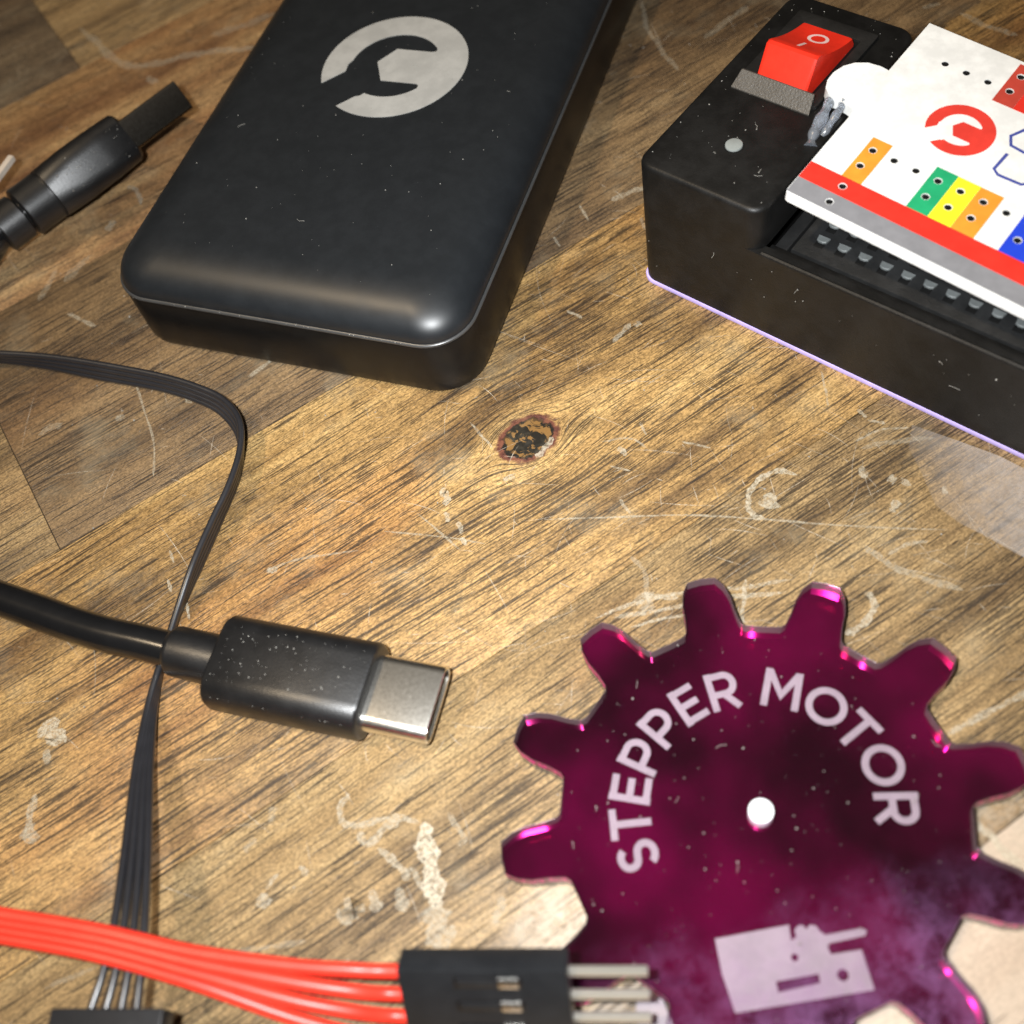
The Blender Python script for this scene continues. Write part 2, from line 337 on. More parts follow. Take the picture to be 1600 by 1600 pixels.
def wood(name, light, mid, dark, seed, pore=0.0, contrast=1.0, knot=False):
    k = NT(name)
    p, (x, y, z) = k.pos_mm()
    cg, sg = math.cos(GRAIN), math.sin(GRAIN)
    al = k.m('ADD', k.m('MULTIPLY', x, cg), k.m('MULTIPLY', y, sg))
    ac = k.m('ADD', k.m('MULTIPLY', x, -sg), k.m('MULTIPLY', y, cg))
    psi = ac
    if knot:
        dx = k.m('SUBTRACT', al, 28.5); dy = k.m('SUBTRACT', ac, 70.0)
        r2 = k.m('ADD', k.m('MULTIPLY', k.m('MULTIPLY', dx, dx), .62), k.m('MULTIPLY', dy, dy))
        psi = k.m('SUBTRACT', ac, k.m('MULTIPLY', dy, k.m('DIVIDE', 8.0, k.m('MAXIMUM', r2, 8.0))))
    wob = k.noise(k.vec(k.m('MULTIPLY', al, .022), k.m('MULTIPLY', ac, .05), seed + 2.2), 1, 1)
    psi = k.m('ADD', psi, k.m('MULTIPLY', wob, 2.4))
    def g(fa, fc, off, **kw):
        return k.noise(k.vec(k.m('MULTIPLY', al, fa), k.m('MULTIPLY', psi, fc), seed + off), 1.0, **kw)
    n1 = g(.012, .30, 0, detail=5, rough=.68)
    n1b = g(.03, .08, 9.7, detail=4, rough=.6)
    tone = k.m('ADD', k.m('MULTIPLY', n1, .5), k.m('MULTIPLY', n1b, .5))
    c = k.mix(k.step(tone, .36, .52), dark, mid)
    c = k.mix(k.step(tone, .48, .66), c, light)
    # reddish wash in broad bands
    c = k.mix(k.m('MULTIPLY', k.step(g(.02, .05, 4.4, detail=2), .52, .7), .35 * contrast), c, (mid[0] * 1.05, mid[1] * .72, mid[2] * .55))
    # soft brown stains
    bl = k.noise(k.vec(k.m('MULTIPLY', al, .035), k.m('MULTIPLY', ac, .075), seed + 71), 1.0, 5, .62, .4)
    c = k.mix(k.step(bl, .50, .70, 0, .62 * contrast), c, (dark[0] * .85, dark[1] * .80, dark[2] * .75))
    # open pores: short dark dashes along the grain, in clusters
    clus = g(.022, .12, 21.3, detail=2)
    po = g(.12, 3.8, 5.1, detail=1.0, rough=.5)
    thr = k.m('SUBTRACT', .757 - pore, k.m('MULTIPLY', clus, .22))
    pm = k.step(k.m('SUBTRACT', po, thr), 0.0, .035)
    po2 = g(.24, 6.8, 15.5, detail=1.0)
    pm2 = k.m('MULTIPLY', k.step(k.m('SUBTRACT', po2, k.m('SUBTRACT', thr, .012)), 0, .05), .85)
    pm = k.m('MAXIMUM', pm, pm2)
    c = k.mix(k.m('MULTIPLY', pm, .84), c, (dark[0] * .16, dark[1] * .16, dark[2] * .2))
    # fine fibre and fleck
    fib = g(.55, 7.0, 31.0, detail=2, rough=.6)
    fl_ = k.noise(k.vec(k.m('MULTIPLY', al, 2.6), k.m('MULTIPLY', ac, 4.6), seed), 1.0, 4, .75)
    sf = .3 if contrast < .2 else 1.0
    v = k.m('ADD', k.step(fib, .3, .7, 1 - .22 * sf, 1 + .14 * sf), k.m('SUBTRACT', k.step(fl_, .36, .66, .0, .85 * sf), .38 * sf))
    hsv = k.n('ShaderNodeHueSaturation'); k.put(hsv.inputs['Value'], v); k.put(hsv.inputs['Color'], c)
    c = hsv.outputs[0]
    if knot:
        wr = k.noise(p, .8, 4, .65)
        rr = k.m('ADD', k.m('SQRT', r2), k.m('MULTIPLY', k.m('SUBTRACT', wr, .5), 1.7))
        inner = k.mix(k.step(k.noise(p, .75, 3, .6, 1.2), .5, .58), (.012, .010, .007), (.19, .10, .03))
        ring = k.mix(k.step(wr, .4, .6), (.085, .028, .02), (.16, .06, .035))
        c = k.mix(k.step(rr, 2.85, 3.35, 1, 0), c, ring)
        c = k.mix(k.step(rr, 2.35, 2.55, 1, 0), c, inner)
        c = k.mix(k.m('MULTIPLY', k.m('MULTIPLY', k.step(rr, 2.15, 2.3), k.step(rr, 2.45, 2.65, 1, 0)), .7), c, (.01, .009, .008))
    gf = k.noise(p, .09, 6, .7)
    c = k.mix(k.step(gf, .5, .72, 0, .26), c, (.33, .28, .19))
    # rubbed, chalky patches
    wn = k.noise(p, .55, 8, .8)
    for (wx, wy), wr_ in WORN:
        dx = k.m('SUBTRACT', x, wx); dy = k.m('SUBTRACT', y, wy)
        d = k.m('SQRT', k.m('ADD', k.m('MULTIPLY', dx, dx), k.m('MULTIPLY', dy, dy)))
        d = k.m('ADD', k.m('DIVIDE', d, wr_), k.m('MULTIPLY', k.m('SUBTRACT', wn, .5), 1.1))
        c = k.mix(k.m('MULTIPLY', k.step(d, .5, 1.0, 1, 0), k.step(wn, .38, .62, .08, .62)), c, (.44, .37, .28))
    k.put(k.b.inputs['Base Color'], c)
    k.put(k.b.inputs['Roughness'], k.m('ADD', .40, k.m('ADD', k.m('MULTIPLY', fl_, .12), k.m('MULTIPLY', pm, .2))))
    k.b.inputs['Specular IOR Level'].default_value = .45
    h = k.m('SUBTRACT', k.m('ADD', k.m('MULTIPLY', fib, .25), k.m('MULTIPLY', fl_, .22)), k.m('MULTIPLY', pm, .6))
    k.bump(h, .55, .10)
    return k.mat

def mark_mat(name, op, color=(.60, .53, .40)):
    k = NT(name)
    p, sp = k.pos_mm()
    nn = k.noise(p, 1.9, 7, .85)
    k.b.inputs['Base Color'].default_value = (*color, 1)
    k.b.inputs['Roughness'].default_value = .55
    k.put(k.b.inputs['Alpha'], k.step(nn, .38, .60, op * .08, min(1, op * 1.12)))
    return k.mat

M = {}
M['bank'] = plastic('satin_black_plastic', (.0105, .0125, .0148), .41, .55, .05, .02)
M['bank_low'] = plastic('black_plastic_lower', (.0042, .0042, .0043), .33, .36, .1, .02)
M['rim'] = plastic('grey_rim', (.045, .045, .045), .35, .6)
M['emblem'] = plastic('pale_print', (.36, .36, .345), .5, .3)
M['box'] = plastic('matte_black_printed', (.0055, .0053, .0050), .44, .34, .45, .3)
M['box_in'] = plastic('black_inside', (.012, .012, .012), .45, .4, .4, .1)
M['lav'] = plastic('lavender_acrylic', (.50, .41, .82), .25, .5)
M['bezel'] = plastic('textured_black_bezel', (.010, .0095, .009), .5, .4, .5, .4)
M['bezel_lit'] = plastic('black_bezel_glare', (.060, .054, .046), .42, .7, .8, .9)  # same black plastic as the bezel, its glare put into a lighter colour
M['rocker'] = plastic('red_switch_plastic', (.80, .030, .012), .42, .5, 0, .10)
M['mark_white'] = plastic('pink_white_print', (.85, .62, .60), .5, .3)
M['led'] = plastic('grey_lens', (.24, .26, .25), .2, .5)
M['pcb'] = plastic('white_board', (.82, .83, .82), .35, .45)
M['ink_red'] = plastic('ink_red', (.74, .035, .022), .35, .4)
M['ink_grey'] = plastic('ink_grey', (.22, .22, .235), .38, .4)
M['ink_orange'] = plastic('ink_orange', (.78, .30, .035), .35, .4)
M['ink_yellow'] = plastic('ink_yellow', (.88, .80, .03), .35, .4)
M['ink_green'] = plastic('ink_green', (.02, .36, .15), .35, .4)
M['ink_blue'] = plastic('ink_blue', (.02, .06, .62), .35, .4)
M['ink_brick'] = plastic('ink_brick', (.50, .06, .04), .35, .4)
M['ink_logo'] = plastic('ink_logo_red', (.70, .05, .035), .35, .4)
M['ink_navy'] = plastic('ink_navy', (.06, .08, .33), .35, .4)
M['hole'] = plastic('dark_hole', (.006, .006, .006), .6, .2)
M['header'] = plastic('header_black', (.012, .0125, .013), .45, .45, .8, .6)
M['tin'] = plastic('tin_contact', (.13, .142, .142), .5, .6, .8, .6)
M['steel'] = metal('nickel_plated', (.93, .90, .83), .19)
M['steel_dark'] = metal('steel_dark', (.30, .28, .25), .10)
M['pin'] = metal('pin_metal', (.92, .89, .80), .34)
M['pin'].node_tree.nodes['Principled BSDF'].inputs['Metallic'].default_value = .85
M['contact'] = metal('crimp_metal', (.92, .90, .85), .2)
M['rubber'] = plastic('black_rubber', (.0060, .0060, .0065), .38, .8, .3, .25)
M['cable'] = plastic('black_cable_jacket', (.007, .007, .0075), .22, .6)
M['wire_black'] = plastic('black_wire', (.017, .017, .020), .33, 1.0)
M['wire_red'] = plastic('red_wire', (.83, .040, .022), .36, .5)
M['housing'] = plastic('black_housing', (.013, .014, .016), .36, .5, .2)
M['slot'] = plastic('housing_slot', (.006, .006, .007), .35, .5)
M['tie'] = plastic('pale_tie', (.58, .50, .42), .5, .4)
M['dust'] = plastic('dust_grey', (.30, .29, .265), .8, .2)
M['engraved'] = plastic('frosted_engraving', (.285, .25, .272), .6, .3)
M['lit_hole_plug'] = plastic('white_lit_hole', (.85, .88, .90), .4, .4)
k = NT('clear_glue')
k.b.inputs['Base Color'].default_value = (.55, .60, .68, 1)
k.b.inputs['Transmission Weight'].default_value = .75
k.b.inputs['Roughness'].default_value = .22
M['glue'] = k.mat
# clear acrylic, dusty and finger-smeared, more so towards the near edge
k = NT('clear_acrylic')
p, (x, y, z) = k.pos_mm()
sm = k.noise(p, .42, 9, .8)
sp2 = k.noise(p, 1.3, 4, .7)
near = k.step(k.m('ADD', y, k.m('MULTIPLY', k.noise(p, .12, 3), 14.0)), 13, 26, 1, 0)
film = k.m('MULTIPLY', k.step(sm, .36, .66), k.m('ADD', .0003, k.m('MULTIPLY', near, .13)))
film = k.m('ADD', film, k.m('MULTIPLY', k.step(sp2, .62, .74), .005))
tr = k.n('ShaderNodeBsdfTransparent'); tr.inputs['Color'].default_value = (.98, .96, .98, 1)
gs = k.n('ShaderNodeBsdfGlossy'); gs.inputs['Color'].default_value = (.7, .62, .7, 1); k.put(gs.inputs['Roughness'], k.m('ADD', .03, k.m('MULTIPLY', film, .3)))
fr = k.n('ShaderNodeFresnel'); fr.inputs['IOR'].default_value = 1.49
df = k.n('ShaderNodeBsdfDiffuse'); df.inputs['Color'].default_value = (.52, .24, .56, 1)
m1 = k.n('ShaderNodeMixShader'); mx = k.n('ShaderNodeMixShader')
k.t.links.new(fr.outputs[0], m1.inputs[0]); k.t.links.new(tr.outputs[0], m1.inputs[1]); k.t.links.new(gs.outputs[0], m1.inputs[2])
k.t.links.new(film, mx.inputs[0]); k.t.links.new(m1.outputs[0], mx.inputs[1]); k.t.links.new(df.outputs[0], mx.inputs[2])
k.t.links.new(mx.outputs[0], k.out.inputs['Surface'])
M['acrylic'] = k.mat
k = NT('clear_cut_edge')
tr = k.n('ShaderNodeBsdfTransparent'); tr.inputs['Color'].default_value = (.93, .90, .92, 1)
k.b.inputs['Base Color'].default_value = (.16, .145, .13, 1); k.b.inputs['Roughness'].default_value = .2
mx = k.n('ShaderNodeMixShader'); mx.inputs[0].default_value = 1.0
k.t.links.new(tr.outputs[0], mx.inputs[1]); k.t.links.new(k.b.outputs[0], mx.inputs[2]); k.t.links.new(mx.outputs[0], k.out.inputs['Surface'])
M['cut_edge'] = k.mat
k = NT('magenta_edge')
p, (x, y, z) = k.pos_mm()
st = k.noise(k.vec(k.m('MULTIPLY', x, 3.2), k.m('MULTIPLY', y, 3.2), k.m('MULTIPLY', z, .5)), 1.0, 2, .6)
k.put(k.b.inputs['Base Color'], k.mix(k.step(st, .40, .60), (.28, .0, .09), (.95, .0, .36)))
k.b.inputs['Roughness'].default_value = .30
k.b.inputs['Metallic'].default_value = .08
k.bump(st, .8, .3)
M['tint_edge'] = k.mat
k = NT('magenta_mirror')
p, (x, y, z) = k.pos_mm()
k.put(k.b.inputs['Base Color'], k.mix(k.step(k.noise(p, .055, 3, .5), .35, .65), (.06, .0, .018), (.42, .0, .125)))
k.b.inputs['Metallic'].default_value = .86; k.b.inputs['Roughness'].default_value = .03
M['mirror'] = k.mat

# ------------------------------------------------------------------ the table: planks laid along the grain
def gw(al, ac):
    c, s = math.cos(GRAIN), math.sin(GRAIN)
    return (al * c - ac * s, al * s + ac * c)

table = thing('table', 'scratched brown wooden table top of staggered planks under everything', 'table')
table['kind'] = 'structure'
W = {
    'gold':  wood('wood_gold', (.47, .305, .122), (.335, .203, .076), (.115, .068, .030), 1.3, .055, knot=True),
    'dark':  wood('wood_dark', (.27, .180, .090), (.185, .118, .058), (.095, .060, .032), 17.9, .055, contrast=.6),
    'tan':   wood('wood_tan', (.39, .275, .135), (.28, .185, .085), (.13, .083, .040), 33.1, .04, contrast=.5),
    'amber': wood('wood_amber', (.42, .275, .130), (.30, .170, .075), (.15, .075, .036), 48.6, .01),
    'umber': wood('wood_umber', (.20, .150, .092), (.145, .105, .064), (.080, .058, .038), 60.2, .0, contrast=.4),
    'pale':  wood('wood_pale', (.52, .42, .325), (.49, .39, .295), (.45, .35, .26), 77.7, -.12, contrast=.15),
}
lanes = [  # across from, to, [(along from, to, wood)]
    (-80, -35.5, [(-160, 40, 'tan'), (40, 200, 'amber')]),
    (-35.5, 7.0, [(-160, -30, 'amber'), (-30, 170, 'pale')]),
    (7.0, 49.3, [(-160, -62, 'gold'), (-62, 150, 'tan')]),
    (49.3, 91.8, [(-170, -90, 'dark'), (-90, 130, 'gold'), (130, 240, 'tan')]),
    (91.8, 134.2, [(-150, -24.1, 'tan'), (-24.1, 120, 'dark'), (120, 260, 'gold')]),
    (134.2, 176.6, [(-120, 66, 'amber'), (66, 260, 'umber')]),
    (176.6, 219.0, [(-120, 11.2, 'umber'), (11.2, 110, 'tan'), (110, 280, 'dark')]),
    (219.0, 262.0, [(-100, 60, 'gold'), (60, 280, 'amber')]),
    (262.0, 305.0, [(-100, 90, 'dark'), (90, 280, 'tan')]),
]
for a0, a1, pl in lanes:
    for l0, l1, w in pl:
        g_ = 0.05
        pts = [gw(l0 + g_, a0 + g_), gw(l1 - g_, a0 + g_), gw(l1 - g_, a1 - g_), gw(l0 + g_, a1 - g_)]
        dz = random.uniform(-.03, 0.0)
        make_prism('plank', pts, -18, dz, W[w], table, .07, 2)
make_prism('glue_joint', [gw(-150, -80), gw(170, -80), gw(230, 300), gw(-90, 300)], -17.5, -.25, plastic('glue_line', (.03, .02, .012), .7), table)

mk = {o: mark_mat('chalky_mark_%d' % int(o * 100), o) for o in (.25, .35, .45, .55, .65, .75)}
rg = random.Random(11)
for pts, w, op in MARKS:
    P = catmull([(x, y, 0) for x, y in pts], 8)
    bm = bmesh.new(); L = []; Rr = []; ph1, ph2 = rg.uniform(0, 6), rg.uniform(0, 6)
    n = len(P)
    for i, q in enumerate(P):
        t = (P[min(i + 1, n - 1)] - P[max(i - 1, 0)]).normalized()
        nn = Vector((-t.y, t.x, 0))
        e = i / (n - 1)
        endf = min(1, math.sqrt(max(0, min(e, 1 - e))) * (2.2 if w > .8 else 3.0) + .12)
        ww = w * .62 * endf
        L.append(q + nn * ww * (1 + .3 * math.sin(i * .8 + ph1) + .18 * math.sin(i * 1.9 + ph2))); Rr.append(q - nn * ww * (1 + .3 * math.sin(i * .7 + ph2) + .18 * math.sin(i * 2.1 + ph1)))
    zt = rg.uniform(.012, .03)
    loop = [(v.x, v.y) for v in L + Rr[::-1]]
    top = [[bm.verts.new((a.x, a.y, zt)), bm.verts.new((b.x, b.y, zt))] for a, b in zip(L, Rr)]
    low = [[bm.verts.new((a.x, a.y, -.02)), bm.verts.new((b.x, b.y, -.02))] for a, b in zip(L, Rr)]
    for i in range(n - 1):
        bm.faces.new((top[i][0], top[i][1], top[i + 1][1], top[i + 1][0]))
        bm.faces.new((top[i][0], top[i + 1][0], low[i + 1][0], low[i][0]))
        bm.faces.new((top[i][1], low[i][1], low[i + 1][1], top[i + 1][1]))
    key = min(mk, key=lambda q: abs(q - op))
    from_bm('paint_smear', bm, mk[key], table)

# flash glare on the table by the box, painted as a pale film
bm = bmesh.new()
vv = [bm.verts.new((x, y, .034)) for x, y in GLARE]
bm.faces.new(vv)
k = NT('painted_glare')
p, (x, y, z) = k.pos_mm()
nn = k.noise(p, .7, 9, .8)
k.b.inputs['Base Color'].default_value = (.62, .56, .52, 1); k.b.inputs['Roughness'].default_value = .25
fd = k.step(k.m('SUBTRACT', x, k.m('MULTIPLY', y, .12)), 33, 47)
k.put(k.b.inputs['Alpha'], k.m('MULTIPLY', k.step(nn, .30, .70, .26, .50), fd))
from_bm('glare_patch', bm, k.mat, table)

# hairline scratches, too many to count
bm = bmesh.new()
for i in range(900):
    cx, cy = rg.uniform(-75, 75), rg.uniform(-5, 200)
    if rg.random() < .45: cx, cy = rg.gauss(20, 26), rg.gauss(62, 26)
    a = rg.choice((rg.gauss(math.radians(100), .5), rg.gauss(math.radians(-15), .4), rg.uniform(0, 3.14)))
    l = rg.choice((1.0, 1.8, 3, 5, 9)) * rg.uniform(.5, 1.2); w = rg.uniform(.012, .05)
    bend = rg.uniform(-.25, .25); prev = None
    for j in range(6):
        s = (j / 5 - .5) * l
        px = cx + math.cos(a) * s - math.sin(a) * bend * (s * s / l); py = cy + math.sin(a) * s + math.cos(a) * bend * (s * s / l)
        ww = w * (1 - abs(j / 5 - .5) * 1.6)
        cur = [bm.verts.new((px - math.sin(a) * ww, py + math.cos(a) * ww, .008)), bm.verts.new((px + math.sin(a) * ww, py - math.cos(a) * ww, .008))]
        if prev: bm.faces.new((prev[0], prev[1], cur[1], cur[0]))
        prev = cur
o = from_bm('scratches', bm, mark_mat('scratch_mark', .62, (.66, .58, .46)), table)
o['kind'] = 'stuff'
pts = [(rg.uniform(-70, 70), rg.uniform(0, 200), .02) for _ in range(420)]
dust('crumbs', table, pts, M['dust'], .03, .12, 14, rg)

# ------------------------------------------------------------------ power bank
bank = thing('power_bank', 'black power bank with rounded edges and pale ring and spanner emblem', 'power bank', (-.67, 83.05, 0), math.radians(-32.2))
BX0, BX1, BY0, BY1, BR = -48.2, .15, -.1, 94, 5.9
def bsec(ins, z, rr=None):
    r = max(.6, (rr if rr is not None else BR - ins))
    return [(x, y, z) for x, y in rrect(BX0 + ins, BX1 - ins, BY0 + ins, BY1 - ins, r, 12)]
bm = bmesh.new()
loft(bm, [bsec(1.6, .28), bsec(.6, .28), bsec(.2, .42), bsec(.06, .8), bsec(.04, 1.8), bsec(.08, 8.55), bsec(.16, 8.68), bsec(.35, 8.75)])
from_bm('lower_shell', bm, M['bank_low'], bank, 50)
bm = bmesh.new()
loft(bm, [bsec(.45, 8.6), bsec(.02, 8.78), bsec(-.05, 8.95), bsec(.0, 9.12), bsec(.3, 9.2)])
from_bm('rim', bm, M['rim'], bank, 60)
bm = bmesh.new()
secs = [bsec(.28, 8.9), bsec(.24, 9.25)]
for i in range(1, 15):
    a = math.radians(90 * i / 14)
    ins = .24 + 6.6 * (1 - math.cos(a)); z = 9.25 + 3.85 * math.sin(a)
    secs.append(bsec(ins, z, max(1.8, BR - ins * .55)))
loft(bm, secs)
from_bm('upper_shell', bm, M['bank'], bank, 60)
flat_shape('emblem', [logo_outline(-23.3, 41.3, 10.0)], 13.02, 13.16, M['emblem'], bank)
for dx in (-38, -10):
    for dy in (9, 85):
        make_prism('rubber_foot', circle(dx, dy, 3, 16), 0, .5, M['rubber'], bank, .1)
rg = random.Random(21)
pts = [(rg.uniform(-44, -4), rg.uniform(4, 78), 13.12) for _ in range(150)]
pts += [(rg.uniform(-46, -3), -.05, 9.15) for _ in range(26)]
pts += [(rg.uniform(-44, -6), .2 + .2 * rg.random(), rg.uniform(3, 8)) for _ in range(14)]
dust('dust', bank, pts, M['dust'], .025, .085, 10, rg)

# ------------------------------------------------------------------ control box
cbox = thing('control_box', 'black plastic controller box with red rocker switch and lavender base', 'electronics box', (23.65, 94.22, 0), math.radians(-52.5))
make_prism('base_plate', rrect(.05, 78, .1, 33.4, 1.8), 0, .7, M['lav'], cbox, .12)
bm = bmesh.new()
def psec(i, z): return [(x, y, z) for x, y in rrect(.2 + i, 16.6 - i, .2 + i, 33.5 - i, 2.0, 8)]
loft(bm, [psec(0, 13.1), psec(0, 18.4), psec(.07, 18.68), psec(.22, 18.88), psec(.45, 19.0)])
from_bm('platform', bm, M['box'], cbox, 40)
flat_shape('tray_wall', [rrect(.2, 78, .2, 33.5, 2.0), rrect(15.5, 76.2, 1.65, 31.6, .8)[::-1]], .71, 13.1, M['box'], cbox, 0)
bm = bmesh.new()
tube(bm, [(16.7, .52, 12.98), (40, .52, 12.98), (76, .52, 12.98)], .33, 8)
from_bm('ledge_bead', bm, M['box'], cbox)
make_box('inner_rail', (16.65, 76.1, 1.7, 2.8, 2, 12.5), M['box'], cbox, .15)
make_box('tray_floor', (16.0, 76.1, 1.8, 31.5, 2, 8.6), M['box_in'], cbox, .1)
make_box('connector_block', (16.75, 18.3, 3.0, 14, 8.6, 11.9), M['box_in'], cbox, .2)
hs = make_box('header_socket', (18.6, 72, 3.6, 13.5, 8.65, 12.0), M['header'], cbox, .15)
for j in range(3):
    for i in range(18):
        u0 = 20.9 + i * 2.54; v0 = 5.75 + j * 2.54
        make_box('socket_opening', (u0 - .55, u0 + .55, v0 - .55, v0 + .45, 11.9, 12.025), M['hole'], hs, .02)
        bm = bmesh.new()
        pr = [(-.62, .95), (.62, .95), (.5, .30), (.22, .12), (-.22, .12), (-.5, .30)]
        prism(bm, [(u0 + a * 1.15, v0 + b * 1.1) for a, b in pr], 11.9, 12.3, .08, 1)
        from_bm('contact', bm, M['tin'], hs)
# small lens
make_prism('indicator_lens', circle(8.44, 7.6, .98, 24), 18.7, 19.28, M['led'], cbox, .12)
make_prism('lens_collar', circle(8.44, 7.6, 1.16, 24), 18.7, 19.03, M['hole'], cbox)
# rocker switch
sw = flat_shape('switch_bezel', [rrect(2.9, 13.2, 16.6, 30.4, .3, 3), rrect(4.4, 11.9, 16.7, 28.6, .3, 3)[::-1]], 18.9, 19.45, M['bezel'], cbox, .06)
make_prism('switch_well', rrect(4.4, 11.9, 16.7, 28.6, .3, 3), 18.9, 19.06, M['hole'], sw)
bm = bmesh.new()
for u_ in (2.75, 13.3):
    pass
loft(bm, [[(u_ + w_, 15.5, 18.9), (u_ + w_, 15.5, 19.15), (u_ + w_ * 3, 17.1, 20.55), (u_ + w_ * 3, 17.3, 20.5), (u_ + w_ * 3, 17.3, 18.9)] for u_, w_ in ((2.75, .2), (2.95, .2), (13.0, -.2), (13.2, -.2))])
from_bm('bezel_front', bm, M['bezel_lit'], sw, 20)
prof = [(17.5, 18.7), (17.5, 20.0), (19.3, 23.15), (19.75, 23.25)]
for i in range(9):
    t = i / 8
    prof.append((20.2 + 7.2 * t, 23.12 - 2.75 * (t * (1.5 - .5 * t))))
prof += [(27.9, 19.5), (27.9, 18.7)]
bm = bmesh.new()
secs = []
for u_, ins in ((5.05, .22), (5.2, .06), (5.45, 0), (11.0, 0), (11.25, .06), (11.4, .22)):
    cy = sum(p[0] for p in prof) / len(prof); cz = 20.5
    secs.append([(u_, cy + (a - cy) * (1 - ins * .06), b - ins * .35 if b > 19 else b) for a, b in prof])
loft(bm, secs)
rk = from_bm('rocker', bm, M['rocker'], sw, 28)
def slope_z(v):
    t = (v - 20.2) / 7.2
    return 23.12 - 2.75 * (t * (1.5 - .5 * t))
bm = bmesh.new()
ring = []
for i in range(28):
    a = 2 * math.pi * i / 28
    ring.append([(8.5 + (r * math.cos(a)) * 1.0, 24.75 + r * math.sin(a) * 1.05, 0) for r in (.82, 1.22)])
vs = [[bm.verts.new((x, y, slope_z(y) + .03)) for x, y, _ in q] for q in ring]
for i in range(28): bm.faces.new((vs[i][0], vs[i][1], vs[(i + 1) % 28][1], vs[(i + 1) % 28][0]))
from_bm('off_mark', bm, M['mark_white'], rk)
bm = bmesh.new()
q = [bm.verts.new((x, y, slope_z(y) + .035)) for x, y in ((8.0, 20.7), (8.36, 20.7), (8.36, 22.5), (8.0, 22.5))]
bm.faces.new(q)
from_bm('on_mark', bm, M['mark_white'], rk)
# blob of glue beside the switch
bm = bmesh.new()
gl = catmull([(13.9, 18.9, 18.9), (14.15, 18.3, 19.75), (14.5, 16.9, 20.1), (14.85, 15.2, 19.9), (15.0, 13.6, 19.5), (15.3, 12.4, 19.2), (15.6, 11.6, 18.9)], 6)
rgl = random.Random(2)
tube(bm, gl, [.58 + .2 * math.sin(i * .55) * math.sin(i * .21 + 1) + .06 * rgl.random() for i in range(len(gl))], 12)
gl = catmull([(14.6, 18.6, 19.0), (15.3, 18.4, 20.0), (15.9, 17.4, 20.2), (15.95, 16.0, 19.9), (15.9, 14.6, 19.3), (15.8, 13.6, 18.8)], 6)
tube(bm, gl, [.44 + .07 * math.sin(i * .8) for i in range(len(gl))], 10)
from_bm('glue_blob', bm, M['glue'], cbox, 60)
rg = random.Random(5)
pts = [(rg.uniform(1, 16), rg.uniform(1, 33), 19.0) for _ in range(75)]
pts += [(rg.uniform(1, 60), .12, rg.uniform(2, 12)) for _ in range(26)]
dust('dust', cbox, pts, M['dust'], .03, .10, 12, rg)

# ------------------------------------------------------------------ circuit board, tilted on the box
B0, EU, EV = [Vector(v) for v in BOARD]
bx = EU.normalized(); bz = EU.cross(EV).normalized(); by = bz.cross(bx)
board = thing('circuit_board', 'white circuit board with coloured pin strips resting on the black box', 'circuit board')
mm_ = Matrix.Identity(4)
for i in range(3):
    mm_[i][0] = bx[i]; mm_[i][1] = by[i]; mm_[i][2] = bz[i]; mm_[i][3] = B0[i] * S
board.matrix_world = mm_
board.rotation_mode = 'QUATERNION'
P_ = 2.54
holes = [(i * P_, 0) for i in range(14)] + [(i * P_, -P_) for i in (0, 3, 4, 5, 7, 8, 9, 10)] + [(i * P_, 6 * P_) for i in range(14)]
holes += [(i * P_, 7 * P_) for i in (3, 4, 5, 6, 7)] + [(-.05, -8.5), (-.02, -5.98)]
outl = [(-4.1, -9.85), (42, -9.85), (42, 19.95), (-4.55, 19.95), (-4.55, 11.1), (-5.6, 11.2), (-7.0, 10.95), (-8.2, 10.2), (-9.0, 9.1), (-9.4, 7.7),
        (-9.35, 6.3), (-8.9, 5.2), (-8.1, 4.5), (-7.1, 4.25), (-6.2, 4.3), (-5.4, 4.15), (-4.55, 3.95), (-4.55, -9.4), (-4.45, -9.7)]
flat_shape('substrate', [outl] + [circle(x, y, .40, 16)[::-1] for x, y in holes], -1.25, 0, M['pcb'], board, 0)
def inside(r, h): return r[0] < h[0] < r[1] and r[2] < h[1] < r[3]
strips = [('red_strip', (-4.52, 41.9, -7.3, -4.76), 'ink_red'), ('grey_strip', (-4.5, 41.9, -9.62, -7.31), 'ink_grey'),
          ('orange_strip', (-.9, 1.42, -4.75, 1.68), 'ink_orange'), ('green_strip', (6.6, 9.04, -4.75, 1.68), 'ink_green'),
          ('yellow_strip', (9.05, 11.6, -4.75, 1.66), 'ink_yellow'), ('orange_strip', (11.61, 14.15, -4.75, 1.64), 'ink_orange'),
          ('blue_strip', (16.8, 26.5, -4.75, 1.64), 'ink_blue'), ('brick_strip', (6.66, 9.05, 13.1, 19.5), 'ink_brick'),
          ('red_strip', (9.06, 19.2, 13.1, 19.5), 'ink_red')]
for nm, r, ink in strips:
    x0, x1, y0, y1 = r
    lp = [[(x0, y0), (x1, y0), (x1, y1), (x0, y1)]]
    lp += [circle(x, y, .46, 16)[::-1] for x, y in holes if inside(r, (x, y))]
    flat_shape(nm, lp, -.01, .025, M[ink], board)
flat_shape('ring_logo', [logo_outline(6.05, 7.5, 3.65)], -.01, .025, M['ink_logo'], board)
hexp = [(12.0, 11.9), (11.44, 10.99), (10.72, 9.55), (11.35, 8.37), (12.95, 8.2), (14.2, 8.5)]
flat_shape('hexagon_line', [stroke(hexp, .36)], -.01, .025, M['ink_navy'], board)
flat_shape('hexagon_line', [stroke([(11.6, 7.15), (11.45, 4.55), (12.15, 4.05), (14.7, 4.15), (15.4, 4.9), (15.6, 7.0)], .36)], -.01, .025, M['ink_navy'], board)
